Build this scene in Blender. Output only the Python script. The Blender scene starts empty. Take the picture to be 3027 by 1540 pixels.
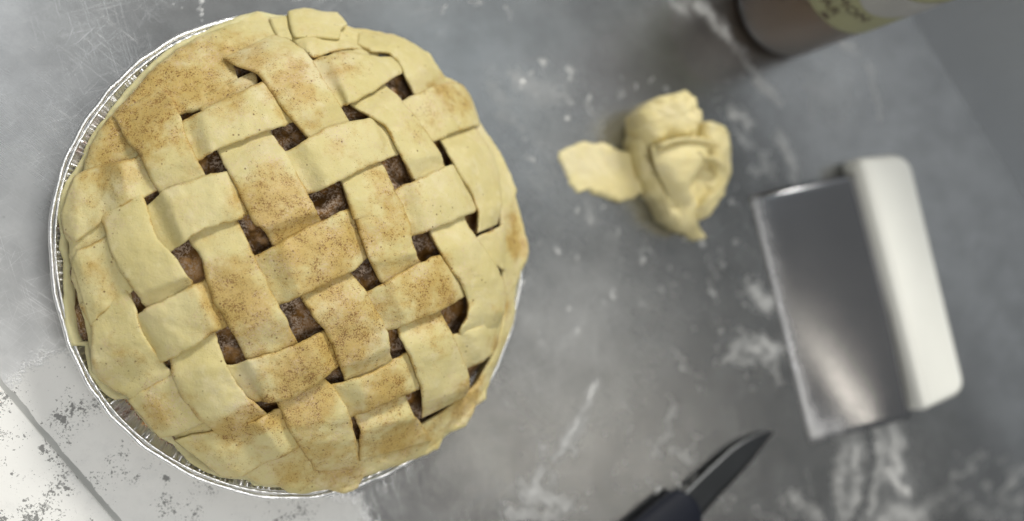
import bpy, bmesh, math, random
import numpy as np
from mathutils import Vector, Matrix, noise as mnoise
random.seed(7); rng = np.random.default_rng(7)
sc = bpy.context.scene
col = sc.collection

# ------------------------------------------------------------------ camera
W, HH, F = 3027.0, 1540.0, 3800.0
NAD = (-250.0, 1150.0)                 # where the plumb line below the lens meets the picture plane
CAMZ = 0.664
n = np.array([NAD[0]-W/2, NAD[1]-HH/2, F]); n /= np.linalg.norm(n)
zc = -n
xc = np.array([1.0, 0, 0]) - zc*zc[0]; xc /= np.linalg.norm(xc)
yc = np.cross(zc, xc)
R = np.array([xc, yc, zc])
CAM = np.array([0, 0, CAMZ])
cd = bpy.data.cameras.new('camera'); cam = bpy.data.objects.new('camera', cd); col.objects.link(cam)
cam.matrix_world = Matrix(((R[0][0], -R[0][1], -R[0][2], 0), (R[1][0], -R[1][1], -R[1][2], 0),
                           (R[2][0], -R[2][1], -R[2][2], CAMZ), (0, 0, 0, 1)))
cd.sensor_width = 36; cd.lens = F/W*36
cd.clip_start = 0.01; cd.clip_end = 30
cd.dof.use_dof = True; cd.dof.focus_distance = 0.607; cd.dof.aperture_fstop = 3.1
sc.camera = cam

# ------------------------------------------------------------------ light (kitchen: ceiling fittings, one added fill and a dim grey room)
w = bpy.data.worlds.new('World'); sc.world = w; w.use_nodes = True
w.node_tree.nodes['Background'].inputs[0].default_value = (0.97, 1.0, 1.0, 1)
w.node_tree.nodes['Background'].inputs[1].default_value = 0.18
def area(name, loc, target, sx, sy, power, color):
    l = bpy.data.lights.new(name, 'AREA'); l.shape = 'RECTANGLE'; l.size = sx; l.size_y = sy
    l.energy = power; l.color = color
    o = bpy.data.objects.new(name, l); col.objects.link(o); o.location = loc
    o.rotation_euler = (Vector(target)-Vector(loc)).to_track_quat('-Z', 'Y').to_euler()
    return o
area('ceiling_light_key', (0.75, 2.05, 1.95), (0.25, 0.05, 0), 1.0, 0.45, 61, (1, 0.97, 0.90))
area('ceiling_light_back', (0.45, -1.45, 1.9), (0.25, 0.0, 0), 0.9, 0.5, 7, (1, 0.98, 0.93))
area('ceiling_light_overhead', (-0.50, 0.75, 2.0), (-0.5, 0.7, 0), 1.4, 0.75, 4.2, (0.95, 0.98, 1.0))
area('added_fill_mid', (1.02, 0.62, 1.9), (0.35, 0.2, 0), 0.5, 0.45, 0.5, (0.80, 0.93, 1.0))  # added bluish fill, lifts the steel in the middle of the worktop
area('ceiling_light_near', (0.10, -0.50, 2.0), (0.1, -0.4, 0), 0.7, 0.4, 12.0, (1, 0.98, 0.94))
tube = area('ceiling_light_tube', (1.28, -0.115, 1.9), (0.5, 0.0, 0), 0.08, 0.46, 0.55, (1, 0.92, 0.78))
sc.view_settings.view_transform = 'Standard'; sc.view_settings.look = 'None'
sc.view_settings.exposure = 0.0; sc.view_settings.gamma = 1.0
sc.cycles.use_denoising = True
sc.cycles.max_bounces = 8; sc.cycles.glossy_bounces = 5; sc.cycles.transmission_bounces = 8

# ------------------------------------------------------------------ coordinate helpers
def ray(px, py):                                  # px, py in source pixels
    return R @ np.array([px-W/2, py-HH/2, F])
def atS(px, py, z=0.0):
    d = ray(px, py); t = (z-CAMZ)/d[2]
    return np.array([d[0]*t, d[1]*t, z])
DS = 1.17507
def at(px, py, z=0.0): return atS(px*DS, py*DS, z)
K = .4545
def T1(x, y): return (85.1+K*x, K*y)
def T2(x, y): return (680.9+K*x, K*y)
def T3(x, y): return (85.1+K*x, 510.6+K*y)
def T4(x, y): return (680.9+K*x, 510.6+K*y)
def T5(x, y): return (K*x, 714.9+K*y)
def T6(x, y): return (1361.7+.36347*x, 170.2+.36347*y)
def D(x, y): return (x, y)

PC = np.array([0.17434, 0.06838]); PR = 0.122; ZR = 0.036
def dome(x, y):
    r = np.hypot(x-PC[0], y-PC[1])/0.118
    return ZR + 0.001 + 0.041*(1-np.clip(r, 0, 1.12)**2.25)
def on_dome(p, off=0.0):                           # sight line to the domed pie surface, raised by off
    z = 0.06
    for _ in range(14):
        q = at(p[0], p[1], z); z = 0.5*z+0.5*(float(dome(q[0], q[1]))+off)
    return at(p[0], p[1], z)

# ------------------------------------------------------------------ mesh helpers
def link(name, me, mat=None, parent=None):
    o = bpy.data.objects.new(name, me); col.objects.link(o)
    if mat: me.materials.append(mat)
    if parent: o.parent = parent
    return o
def build(name, verts, faces, mat=None, parent=None, smooth=True, attrs=None):
    v = np.asarray(verts, dtype=float)
    if parent is not None: v = v - np.array(parent.location)
    me = bpy.data.meshes.new(name); me.from_pydata(v.tolist(), [], faces); me.update()
    bm = bmesh.new(); bm.from_mesh(me); bmesh.ops.recalc_face_normals(bm, faces=bm.faces[:]); bm.to_mesh(me); bm.free()
    if smooth: me.polygons.foreach_set('use_smooth', [True]*len(me.polygons))
    for k, a in (attrs or {}).items():
        at_ = me.attributes.new(k, 'FLOAT', 'POINT'); at_.data.foreach_set('value', np.asarray(a, dtype=np.float32))
    return link(name, me, mat, parent)
def empty(name, loc, label, cat, group=None):
    o = bpy.data.objects.new(name, None); col.objects.link(o); o.location = loc; o.empty_display_size = .02
    tag(o, label, cat, group); return o
def tag(o, label, cat, group=None):
    o['label'] = label; o['category'] = cat
    if group: o['group'] = group
def grid_faces(nu, nv, wrap_u=False, wrap_v=False):
    f = []
    for i in range(nu if wrap_u else nu-1):
        for j in range(nv if wrap_v else nv-1):
            a, b = i*nv+j, i*nv+(j+1) % nv
            c, d = ((i+1) % nu)*nv+(j+1) % nv, ((i+1) % nu)*nv+j
            f.append((a, b, c, d))
    return f
def catmull(P, m, closed=False):
    P = np.asarray(P, float); N = len(P)
    if closed: Q = np.vstack([P[-1], P, P[0], P[1]]); segs = N
    else: Q = np.vstack([2*P[0]-P[1], P, 2*P[-1]-P[-2]]); segs = N-1
    # arc-length parameters (centripetal-like uniform sampling per segment)
    out = []
    for s in range(segs):
        p0, p1, p2, p3 = Q[s], Q[s+1], Q[s+2], Q[s+3]
        for k in range(m):
            t = k/m
            a = 0.5*((2*p1)+(-p0+p2)*t+(2*p0-5*p1+4*p2-p3)*t*t+(-p0+3*p1-3*p2+p3)*t**3)
            lin = p1*(1-t)+p2*t
            out.append(0.6*a+0.4*lin)
    if not closed: out.append(Q[-2])
    return np.array(out)
def fbm(p, s, oct=3, seed=0.0):
    return mnoise.fractal(Vector((p[0]*s+seed, p[1]*s-seed*.7, p[2]*s+seed*1.3)), 1.0, 2.0, oct)

# ------------------------------------------------------------------ node helpers
def mat(name):
    m = bpy.data.materials.new(name); m.use_nodes = True
    nt = m.node_tree; return m, nt, nt.nodes['Principled BSDF']
class NT:
    def __init__(s, nt): s.nt = nt; s.n = nt.nodes
    def new(s, t, **kw):
        x = s.n.new(t)
        for k, v in kw.items(): setattr(x, k, v)
        return x
    def put(s, sock, v):
        if hasattr(v, 'is_output') or hasattr(v, 'links'): s.nt.links.new(v, sock)
        else: sock.default_value = v
    def math(s, op, a, b=0.0, c=None, clamp=False):
        x = s.new('ShaderNodeMath', operation=op, use_clamp=clamp); s.put(x.inputs[0], a); s.put(x.inputs[1], b)
        if c is not None: s.put(x.inputs[2], c)
        return x.outputs[0]
    def mix(s, f, a, b, blend='MIX'):
        x = s.new('ShaderNodeMix', data_type='RGBA', blend_type=blend); s.put(x.inputs[0], f)
        s.put(x.inputs[6], a); s.put(x.inputs[7], b); return x.outputs[2]
    def noise(s, vec, scale, detail=3, rough=.55, dist=0.0):
        x = s.new('ShaderNodeTexNoise'); s.put(x.inputs['Vector'], vec); x.inputs['Scale'].default_value = scale
        x.inputs['Detail'].default_value = detail; x.inputs['Roughness'].default_value = rough; x.inputs['Distortion'].default_value = dist
        return x.outputs['Fac']
    def voro(s, vec, scale):
        x = s.new('ShaderNodeTexVoronoi'); s.put(x.inputs['Vector'], vec); x.inputs['Scale'].default_value = scale
        return x.outputs['Distance'], x.outputs['Color']
    def ramp(s, v, lo, hi, a=0.0, b=1.0):
        x = s.new('ShaderNodeMapRange', interpolation_type='SMOOTHSTEP'); s.put(x.inputs[0], v)
        s.put(x.inputs[1], lo); s.put(x.inputs[2], hi); s.put(x.inputs[3], a); s.put(x.inputs[4], b); return x.outputs[0]
    def attr(s, name):
        return s.new('ShaderNodeAttribute', attribute_name=name).outputs['Fac']
    def mapping(s, vec, rot=(0, 0, 0), scale=(1, 1, 1)):
        r = s.new('ShaderNodeMapping'); s.put(r.inputs[0], vec); r.inputs['Rotation'].default_value = rot
        x = s.new('ShaderNodeMapping'); s.put(x.inputs[0], r.outputs[0]); x.inputs['Scale'].default_value = scale; return x.outputs[0]
    def bump(s, h, strength, dist):
        x = s.new('ShaderNodeBump'); s.put(x.inputs['Height'], h); x.inputs['Strength'].default_value = strength
        x.inputs['Distance'].default_value = dist; return x.outputs[0]
def rgb(r, g, b): return (r, g, b, 1.0)

# ------------------------------------------------------------------ materials
def dough_mat(name, base, base2, specks=True):
    m, nt, b = mat(name); g = NT(nt)
    pos = g.new('ShaderNodeNewGeometry').outputs['Position']
    d = g.attr('dust') if specks else 0.0
    n1 = g.noise(pos, 38, 4, .6); n2 = g.noise(pos, 150, 3, .6); n3 = g.noise(pos, 1300, 2, .7)
    c = g.mix(g.ramp(n1, .35, .68), rgb(*base), rgb(*base2))
    c = g.mix(g.math('MULTIPLY', g.ramp(n2, .5, .8), .35), c, rgb(.76, .69, .46))
    vf, vfc = g.voro(pos, 190); sf = g.new('ShaderNodeSeparateColor'); nt.links.new(vfc, sf.inputs[0])
    c = g.mix(g.math('MULTIPLY', g.math('MULTIPLY', g.math('LESS_THAN', sf.outputs[1], .22), g.ramp(vf, .15, .5, 1.0, 0.0)), .25), c, rgb(.80, .70, .40))
    c = g.mix(g.math('MULTIPLY', g.ramp(g.noise(pos, 24, 5, .7), .52, .68), .4), c, rgb(.78, .70, .50))
    if specks:
        mott = g.math('SUBTRACT', g.noise(pos, 85, 5, .68), .5)
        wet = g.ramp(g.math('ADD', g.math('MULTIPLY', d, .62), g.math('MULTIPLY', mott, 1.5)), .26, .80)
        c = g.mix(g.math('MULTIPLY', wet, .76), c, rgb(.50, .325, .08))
        sug = g.math('MULTIPLY', g.ramp(g.noise(pos, 1000, 2, .8), .46, .62), g.ramp(g.noise(pos, 60, 4, .65), .48, .64))
        sug = g.math('MULTIPLY', sug, g.ramp(d, .05, .6, .12, .55))
        c = g.mix(sug, c, rgb(.66, .50, .36))
        dens = g.math('MULTIPLY', g.math('ADD', g.math('MULTIPLY', d, .8), .20), g.ramp(g.noise(pos, 170, 5, .75), .34, .66, .40, 1.15))
        for sc_, w_, colr, al in ((1200, .185, (.17, .085, .020), .80), (2000, .21, (.29, .155, .044), .80)):
            th = g.math('SUBTRACT', .775, g.math('MULTIPLY', dens, w_))
            sp_ = g.ramp(g.math('SUBTRACT', g.noise(pos, sc_, 2, .55), th), 0.0, .05)
            c = g.mix(g.math('MULTIPLY', sp_, al), c, rgb(*colr))
        vd, vc = g.voro(pos, 420)
        sep = g.new('ShaderNodeSeparateColor'); nt.links.new(vc, sep.inputs[0])
        on = g.math('LESS_THAN', sep.outputs[0], g.math('MULTIPLY', dens, .13))
        c = g.mix(g.math('MULTIPLY', g.math('MULTIPLY', on, g.ramp(vd, .12, .26, 1.0, 0.0)), .8), c, rgb(.12, .05, .015))
        nt.links.new(g.math('SUBTRACT', .66, g.math('MULTIPLY', wet, .22)), b.inputs['Roughness'])
    nt.links.new(c, b.inputs['Base Color'])
    if not specks: b.inputs['Roughness'].default_value = .62
    b.inputs['Specular IOR Level'].default_value = .35
    b.inputs['Subsurface Weight'].default_value = .12
    b.inputs['Subsurface Radius'].default_value = (.006, .004, .0015)
    b.inputs['Subsurface Scale'].default_value = .5
    h = g.math('ADD', g.math('MULTIPLY', n3, .35), g.math('MULTIPLY', g.noise(pos, 260, 4, .6), 1.0))
    nt.links.new(g.bump(h, .45, .0011), b.inputs['Normal'])
    return m
M_dough = dough_mat('dusted_dough', (.66, .58, .295), (.61, .525, .235))
M_under = dough_mat('plain_dough', (.66, .61, .34), (.60, .54, .28), False)
M_scrap = dough_mat('scrap_dough', (.76, .67, .37), (.72, .62, .31), False)

def filling_mat():
    m, nt, b = mat('apple_filling'); g = NT(nt)
    pos = g.new('ShaderNodeNewGeometry').outputs['Position']
    c = g.mix(g.ramp(g.noise(pos, 90, 3), .35, .65), rgb(.085, .042, .012), rgb(.27, .135, .030))
    c = g.mix(g.ramp(g.noise(pos, 48, 3, .6), .54, .62), c, rgb(.44, .24, .075))
    s = g.math('MULTIPLY', g.ramp(g.noise(pos, 130, 3, .6), .36, .58), g.ramp(g.noise(pos, 800, 3, .8), .46, .57))
    c = g.mix(g.math('MULTIPLY', s, .8), c, rgb(.58, .46, .36))
    nt.links.new(c, b.inputs['Base Color'])
    nt.links.new(g.ramp(s, 0, 1, .28, .8), b.inputs['Roughness'])
    nt.links.new(g.bump(g.noise(pos, 420, 4, .65), .6, .0015), b.inputs['Normal'])
    return m
M_fill = filling_mat()

def foil_mat():
    m, nt, b = mat('aluminium_foil'); g = NT(nt)
    pos = g.new('ShaderNodeNewGeometry').outputs['Position']
    st = g.math('MULTIPLY', g.attr('stain'), g.ramp(g.noise(pos, 300, 3), .35, .55))
    nt.links.new(g.mix(st, rgb(.93, .93, .93), rgb(.16, .06, .015)), b.inputs['Base Color'])
    nt.links.new(g.math('SUBTRACT', 1.0, st), b.inputs['Metallic'])
    b.inputs['Roughness'].default_value = .36
    nt.links.new(g.bump(g.noise(pos, 500, 3, .6), .5, .0008), b.inputs['Normal'])
    return m
M_foil = foil_mat()

def steel_mat():
    m, nt, b = mat('scratched_steel'); g = NT(nt)
    pos = g.new('ShaderNodeNewGeometry').outputs['Position']
    # fine scratches: several families of stretched noise
    scr = None
    for rot, sx, sy, th, seed in ((.6, 22, 3000, .675, 0), (1.25, 28, 3200, .68, 3), (-.35, 18, 2800, .68, 7), (2.3, 30, 3000, .68, 11), (.95, 25, 2200, .725, 5), (1.9, 35, 2600, .72, 15)):
        v = g.mapping(pos, (0, 0, rot), (sx, sy, 1))
        sh = g.new('ShaderNodeVectorMath', operation='ADD'); nt.links.new(v, sh.inputs[0]); sh.inputs[1].default_value = (seed, seed*2.3, seed)
        k = g.ramp(g.noise(sh.outputs[0], 1.0, 2, .5, .06), th-.04, th+.03)
        scr = k if scr is None else g.math('MAXIMUM', scr, k)
    scr = g.math('MULTIPLY', scr, g.ramp(g.noise(pos, 18, 3), .38, .62, .15, 1.0))
    brushed = g.noise(g.mapping(pos, (0, 0, .6), (60, 2600, 1)), 1.0, 3, .6)
    base = g.mix(g.ramp(g.noise(pos, 30, 5, .65), .3, .7), rgb(.352, .356, .358), rgb(.456, .461, .463))
    base = g.mix(g.math('MULTIPLY', scr, .5), base, rgb(.92, .93, .94))
    dk = g.math('MULTIPLY', g.ramp(g.voro(pos, 75)[0], .03, .075, 1.0, 0.0), g.ramp(g.noise(pos, 60, 2), .5, .6))
    base = g.mix(g.math('MULTIPLY', dk, .55), base, rgb(.12, .12, .12))
    fl = g.attr('flour'); film = g.attr('film')
    nf = g.noise(pos, 210, 5, .68); nf2 = g.noise(pos, 900, 3, .7)
    f1 = g.ramp(g.math('ADD', fl, g.math('MULTIPLY', g.math('SUBTRACT', g.math('ADD', g.math('MULTIPLY', g.noise(pos, 85, 5, .7), .75), g.math('MULTIPLY', nf2, .25)), .5), .95)), .04, 1.15)
    f1 = g.math('MULTIPLY', g.math('MULTIPLY', f1, g.ramp(fl, .0, .20)), g.ramp(g.noise(pos, 150, 4, .7), .30, .66, .55, 1.15))
    # film with bare flecks
    clus = g.ramp(g.noise(pos, 42, 4, .65), .42, .66, 0.0, 1.0)
    fl_ = None
    for sc_, th in ((170, .735), (420, .705), (900, .69)):
        k = g.ramp(g.math('SUBTRACT', g.noise(pos, sc_, 4, .62), g.math('SUBTRACT', th, g.math('MULTIPLY', clus, .16))), 0.0, .035)
        fl_ = k if fl_ is None else g.math('MAXIMUM', fl_, k)
    fm = g.ramp(g.math('ADD', film, g.math('MULTIPLY', g.math('SUBTRACT', g.math('ADD', g.math('MULTIPLY', g.noise(pos, 130, 6, .72), .55), g.math('MULTIPLY', g.noise(pos, 650, 4, .75), .45)), .5), 1.9)), .28, .58)
    fm0 = fm
    bare = g.math('SUBTRACT', g.attr('seam'), g.math('ADD', g.math('MULTIPLY', g.noise(pos, 45, 6, .72), 6.5), -2.2))
    fm = g.math('MULTIPLY', fm, g.ramp(bare, -.5, .7))
    fm = g.math('MULTIPLY', fm, g.ramp(g.noise(pos, 60, 5, .7), .22, .6, .70, .98))
    cover = g.math('MAXIMUM', g.math('MULTIPLY', f1, .92), fm)
    haze = g.math('ADD', cover, g.math('MULTIPLY', g.attr('haze'), g.ramp(g.noise(pos, 40, 6, .7), .2, .8, .55, 1.3)), clamp=True)
    c = g.mix(haze, base, g.mix(g.math('MULTIPLY', fl_, g.math('MULTIPLY', fm0, .85)), rgb(.84, .835, .81), rgb(.15, .15, .145)))
    nt.links.new(c, b.inputs['Base Color'])
    nt.links.new(g.math('SUBTRACT', 1.0, haze, clamp=True), b.inputs['Metallic'])
    r = g.math('ADD', .20, g.math('MULTIPLY', haze, .45)); r = g.math('ADD', r, g.math('MULTIPLY', brushed, .08))
    nt.links.new(r, b.inputs['Roughness'])
    h = g.math('ADD', g.math('ADD', g.math('MULTIPLY', brushed, .12), g.math('MULTIPLY', scr, -.10)), g.math('MULTIPLY', cover, g.math('ADD', .5, nf2)))
    nt.links.new(g.bump(h, .22, .0006), b.inputs['Normal'])
    return m
M_steel = steel_mat()
def simple(name, c, rough, metal=0.0, bump=None, spec=.5, var=1.0):
    m, nt, b = mat(name); g = NT(nt)
    pos = g.new('ShaderNodeNewGeometry').outputs['Position']
    nz = g.noise(pos, 60, 4)
    nt.links.new(g.mix(g.ramp(nz, .3, .7), rgb(*[x*(1-.07*var) for x in c]), rgb(*[min(1, x*(1+.05*var)) for x in c])), b.inputs['Base Color'])
    b.inputs['Roughness'].default_value = rough; b.inputs['Metallic'].default_value = metal; b.inputs['Specular IOR Level'].default_value = spec
    if bump: nt.links.new(g.bump(g.noise(pos, bump, 3), .25, .0005), b.inputs['Normal'])
    return m
M_white = simple('ivory_plastic', (.90, .90, .84), .42, var=.15)
def blade_mat():
    m, nt, b = mat('polished_steel'); g = NT(nt)
    pos = g.new('ShaderNodeNewGeometry').outputs['Position']
    sm = g.math('MULTIPLY', g.attr('smudge'), g.ramp(g.noise(pos, 120, 5, .7), .3, .65, .35, 1.2), clamp=True)
    nt.links.new(g.mix(sm, rgb(.37, .37, .385), rgb(.42, .42, .42)), b.inputs['Base Color'])
    nt.links.new(g.math('SUBTRACT', 1.0, sm, clamp=True), b.inputs['Metallic'])
    r = g.math('ADD', .12, g.math('MULTIPLY', sm, .5)); r = g.math('ADD', r, g.math('MULTIPLY', g.noise(pos, 40, 5, .7), .05))
    nt.links.new(r, b.inputs['Roughness'])
    nt.links.new(g.bump(g.noise(g.mapping(pos, (0, 0, -1.3), (1800, 30, 30)), 1.0, 2), .05, .0003), b.inputs['Normal'])
    return m
M_blade = blade_mat()
M_knifeblade = simple('knife_steel', (.13, .135, .14), .42, 1.0)
M_black = simple('black_plastic', (.010, .012, .020), .6, 0, None, .2)
M_brown = simple('cinnamon_sugar', (.23, .155, .105), .8, 0, 900)
M_green = simple('label_paper', (.33, .33, .20), .7)
M_whitep = simple('label_white', (.38, .38, .37), .7)
M_ink = simple('label_ink', (.10, .07, .05), .6)
M_inkg = simple('label_green_ink', (.10, .14, .07), .6)
M_lid = simple('lid_plastic', (.35, .03, .03), .4)
M_grease = simple('seam_filler', (.44, .445, .43), .85, 0, None, .15)
def glass_mat():
    m, nt, b = mat('clear_jar_plastic')
    b.inputs['Base Color'].default_value = (.95, .93, .90, 1); b.inputs['Roughness'].default_value = .30
    b.inputs['Transmission Weight'].default_value = 1.0; b.inputs['IOR'].default_value = 1.3
    return m
M_glass = glass_mat()
def wall_mat():
    m, nt, b = mat('brushed_wall_steel'); g = NT(nt)
    pos = g.new('ShaderNodeNewGeometry').outputs['Position']
    br = g.noise(g.mapping(pos, (0, 0, .85), (1400, 30, 30)), 1.0, 3, .6)
    nt.links.new(g.mix(br, rgb(.50, .53, .565), rgb(.58, .61, .645)), b.inputs['Base Color'])
    b.inputs['Metallic'].default_value = .92; b.inputs['Roughness'].default_value = .6
    nt.links.new(g.bump(br, .3, .0005), b.inputs['Normal'])
    return m
M_wall = wall_mat()

# ------------------------------------------------------------------ the steel worktop
seamA, seamB = atS(0, 1140), atS(340, 1540)
sd = (seamB-seamA)[:2]; sd /= np.linalg.norm(sd); sn = np.array([sd[1], -sd[0]])       # sn points to the lower left (the near panel)
if np.dot(sn, np.array([0.0, -0.06])-seamA[:2]) < 0: sn = -sn
wallA, wallB = atS(2690, 120), atS(3027, 645)
wd = (wallB-wallA)[:2]; wd /= np.linalg.norm(wd); wn = np.array([-wd[1], wd[0]])
if wn[0] < 0: wn = -wn                                                              # wn points to the right, away from the room
def wall_dist(x, y): return (x-wallA[0])*wn[0]+(y-wallA[1])*wn[1]
def seam_dist(x, y): return (x-seamA[0])*sn[0]+(y-seamA[1])*sn[1]

# flour: strokes (x0, y0, x1, y1, width, strength) in worktop terms, read off the photograph once
STROKES = [
 (1760,10,1830,90,22,.75),(1830,90,1950,250,16,.55),(1900,200,1960,255,20,.6),(1690,0,1730,40,16,.5),
 (1840,280,1880,310,24,.75),(1850,330,1890,370,20,.5),(1960,340,1990,400,24,.65),(1920,390,1940,440,22,.5),(1990,400,2000,460,22,.5),(1890,430,1950,420,16,.45),
 (2110,95,2150,125,22,.65),(2180,165,2200,200,14,.5),(2195,215,2215,270,14,.5),(2215,270,2210,300,12,.4),
 (1980,60,2080,150,60,.16),(2020,200,2120,300,70,.16),(1960,260,2100,330,90,.14),
 (1300,200,1380,240,50,.30),(1240,190,1300,320,60,.22),(1420,230,1440,260,12,.4),(1480,120,1560,150,30,.15),(1590,150,1650,180,30,.12),
 (1900,735,1940,770,26,.75),(1960,760,1910,720,20,.5),(1850,880,1900,850,26,.6),(1900,850,1960,880,22,.7),(1940,860,1950,930,18,.5),(1830,900,1890,910,18,.6),(1920,900,1960,960,16,.5),(1860,830,1880,850,12,.5),
 (1360,860,1400,890,40,.25),(1330,800,1420,880,70,.20),(1400,850,1520,900,60,.22),(1500,960,1480,1010,14,.7),(1480,1010,1440,1080,14,.6),(1440,1080,1400,1150,16,.7),(1480,1050,1440,1120,12,.5),
 (1360,1180,1340,1260,26,.6),(1320,1230,1420,1270,36,.6),(1280,1290,1400,1300,26,.55),(1390,1200,1420,1311,22,.4),
 (1690,1030,1680,1090,12,.5),(1680,1090,1640,1150,12,.5),(1690,1000,1700,1040,9,.4),(1640,1110,1660,1140,14,.5),(1690,1130,1740,1160,12,.5),(1740,1090,1760,1100,9,.5),(1790,1170,1800,1185,9,.4),
 (1620,600,1640,640,9,.35),(1560,680,1580,720,10,.25),(1780,640,1800,700,10,.35),(1790,560,1800,600,8,.2),(1660,690,1700,740,12,.2),(1420,520,1520,560,30,.12),(1540,640,1620,560,10,.2),
 (1780,700,1800,750,9,.3),(1700,880,1720,920,9,.3),(1720,920,1780,960,9,.25),
 (2110,1100,2180,1130,36,.5),(2130,1110,2110,1200,30,.55),(2110,1200,2120,1300,30,.5),(2150,1120,2140,1290,26,.45),(2200,1060,2230,1130,28,.6),(2240,1060,2270,1110,22,.75),(2210,1130,2250,1180,22,.35),(2230,1180,2280,1240,20,.8),(2260,1060,2250,1170,26,.45),(2190,1150,2210,1300,26,.35),
 (2240,1290,2320,1300,36,.6),(2200,1311,2300,1311,30,.5),(2330,1270,2400,1230,26,.35),(2360,1290,2440,1250,20,.3),(2400,1200,2450,1180,14,.4),(2440,1160,2480,1140,12,.4),(2480,1170,2540,1150,9,.35),(2480,1220,2500,1260,18,.35),(2520,1240,2560,1200,16,.5),(2540,1190,2576,1180,22,.45),(2520,1260,2576,1260,26,.45),(2440,1290,2560,1300,30,.35),(2400,1130,2450,1200,10,.2),
 (2000,1250,2060,1311,28,.5),(2030,1180,2050,1311,14,.3),(1960,1260,2000,1300,18,.35),(1900,1285,1960,1311,24,.35),(1800,1240,1850,1260,12,.3),
 (2150,1080,2158,1300,24,.62),(2208,1080,2218,1200,20,.62),(2242,1070,2262,1180,24,.7),(2204,1190,2190,1290,18,.55),(1890,730,1930,775,20,.8),(1880,870,1950,900,18,.7),
 (500,0,515,50,3.5,.8),(440,0,470,40,3,.4),(560,20,620,10,10,.12),
 (1440,390,1460,420,14,.2),(1470,510,1500,560,12,.25),(1520,590,1560,610,16,.2),(1440,620,1460,700,22,.15),
 (1110,20,1120,35,9,.5),(1190,5,1210,12,9,.4),(1270,20,1290,40,12,.3),(1430,170,1440,180,8,.5),(1560,230,1575,245,10,.4),(1480,250,1490,290,10,.35),(1490,300,1520,350,9,.3),
]
def stroke_field(X, Y):
    out = np.zeros_like(X)
    X0, Y0 = X, Y
    X = X0+.0010*np.sin(Y0*410+X0*130)+.0008*np.sin(Y0*930-X0*510+1)+.0007*np.sin(X0*1700+Y0*900)
    Y = Y0+.0010*np.sin(X0*370-Y0*150+2)+.0008*np.sin(X0*870+Y0*430)+.0007*np.sin(Y0*1600-X0*1100)
    for (a, b, c, d, wd_, s) in STROKES:
        p, q = at(a, b)[:2], at(c, d)[:2]
        m = at((a+c)/2, (b+d)/2)[:2]; m2 = at((a+c)/2+wd_, (b+d)/2)[:2]; wid = np.linalg.norm(m2-m)*.74
        v = q-p; L2 = max(1e-9, v@v)
        sel = (np.abs(X-m[0]) < .5*abs(v[0])+6*wid+.01) & (np.abs(Y-m[1]) < .5*abs(v[1])+6*wid+.01)
        if not sel.any(): continue
        x, y = X[sel], Y[sel]
        t = np.clip(((x-p[0])*v[0]+(y-p[1])*v[1])/L2, 0, 1)
        dd = (x-p[0]-t*v[0])**2+(y-p[1]-t*v[1])**2
        out[sel] = np.maximum(out[sel], np.maximum(.8*s*np.exp(-dd/(wid*wid)), .34*s*np.exp(-dd/(2.1*wid)**2)))
    dots = random.Random(3)
    for _ in range(260):
        a, b = dots.uniform(1290, 1900), dots.uniform(150, 1300)
        p = at(a, b)[:2]; rr = dots.choice([.0009, .0012, .0016, .0022]); s = dots.uniform(.15, .7)
        sel = (np.abs(X-p[0]) < 4*rr) & (np.abs(Y-p[1]) < 4*rr)
        if sel.any(): out[sel] = np.maximum(out[sel], s*np.exp(-((X[sel]-p[0])**2+(Y[sel]-p[1])**2)/(rr*rr)))
    g = np.exp(-((X-at(2205, 1200)[0])**2)/1)           # a finger wiped one curved line clean
    pts = [at(*p)[:2] for p in ((2178, 1062), (2190, 1120), (2192, 1180), (2182, 1235), (2165, 1285), (2140, 1330))]
    for p, q in zip(pts, pts[1:]):
        v = q-p; t = np.clip(((X-p[0])*v[0]+(Y-p[1])*v[1])/(v@v), 0, 1)
        dd = (X-p[0]-t*v[0])**2+(Y-p[1]-t*v[1])**2
        out *= 1-np.exp(-(dd/(.0030**2))**2)
    return out
FILM_TOP = [at(*p)[:2] for p in ((-400, 900), (-60, 985), (30, 985), (70, 930), (130, 895), (200, 885), (330, 980), (500, 1100), (760, 1230), (900, 1260), (1000, 1450), (1050, 1700))]
def film_field(X, Y):
    out = np.full_like(X, -1.0)
    pts = np.array(FILM_TOP); best = np.full(X.shape, 9.0); sign = np.zeros_like(X)
    for p, q in zip(pts, pts[1:]):
        v = q-p; t = np.clip(((X-p[0])*v[0]+(Y-p[1])*v[1])/(v@v), 0, 1)
        dd = np.hypot(X-p[0]-t*v[0], Y-p[1]-t*v[1])
        cr = v[0]*(Y-p[1])-v[1]*(X-p[0])
        u = dd < best; best = np.where(u, dd, best); sign = np.where(u, np.sign(-cr), sign)
    f = np.clip(.47+sign*best/.022, 0, 1)
    fade = 1-np.clip((np.hypot(X-at(100, 1250)[0], Y-at(100, 1250)[1])-.14)/.14, 0, 1)
    return f*(.40+.60*fade)
def haze_field(X, Y):
    a = at(60, 520)[:2]; h = .07*np.exp(-((X-a[0])**2/.06**2+(Y-a[1])**2/.12**2))
    a = at(20, 800)[:2]; h += .12*np.exp(-((X-a[0])**2+(Y-a[1])**2)/.06**2)
    a = at(1500, 760)[:2]; h += .10*np.exp(-((X-a[0])**2+(Y-a[1])**2)/.07**2)
    a = at(1380, 300)[:2]; h += .09*np.exp(-((X-a[0])**2+(Y-a[1])**2)/.05**2)
    a = at(1420, 900)[:2]; h += .10*np.exp(-((X-a[0])**2+(Y-a[1])**2)/.045**2)
    a = at(2080, 220)[:2]; h += .10*np.exp(-((X-a[0])**2+(Y-a[1])**2)/.035**2)
    a = at(2250, 1240)[:2]; h += .08*np.exp(-((X-a[0])**2+(Y-a[1])**2)/.05**2)
    return h
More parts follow.
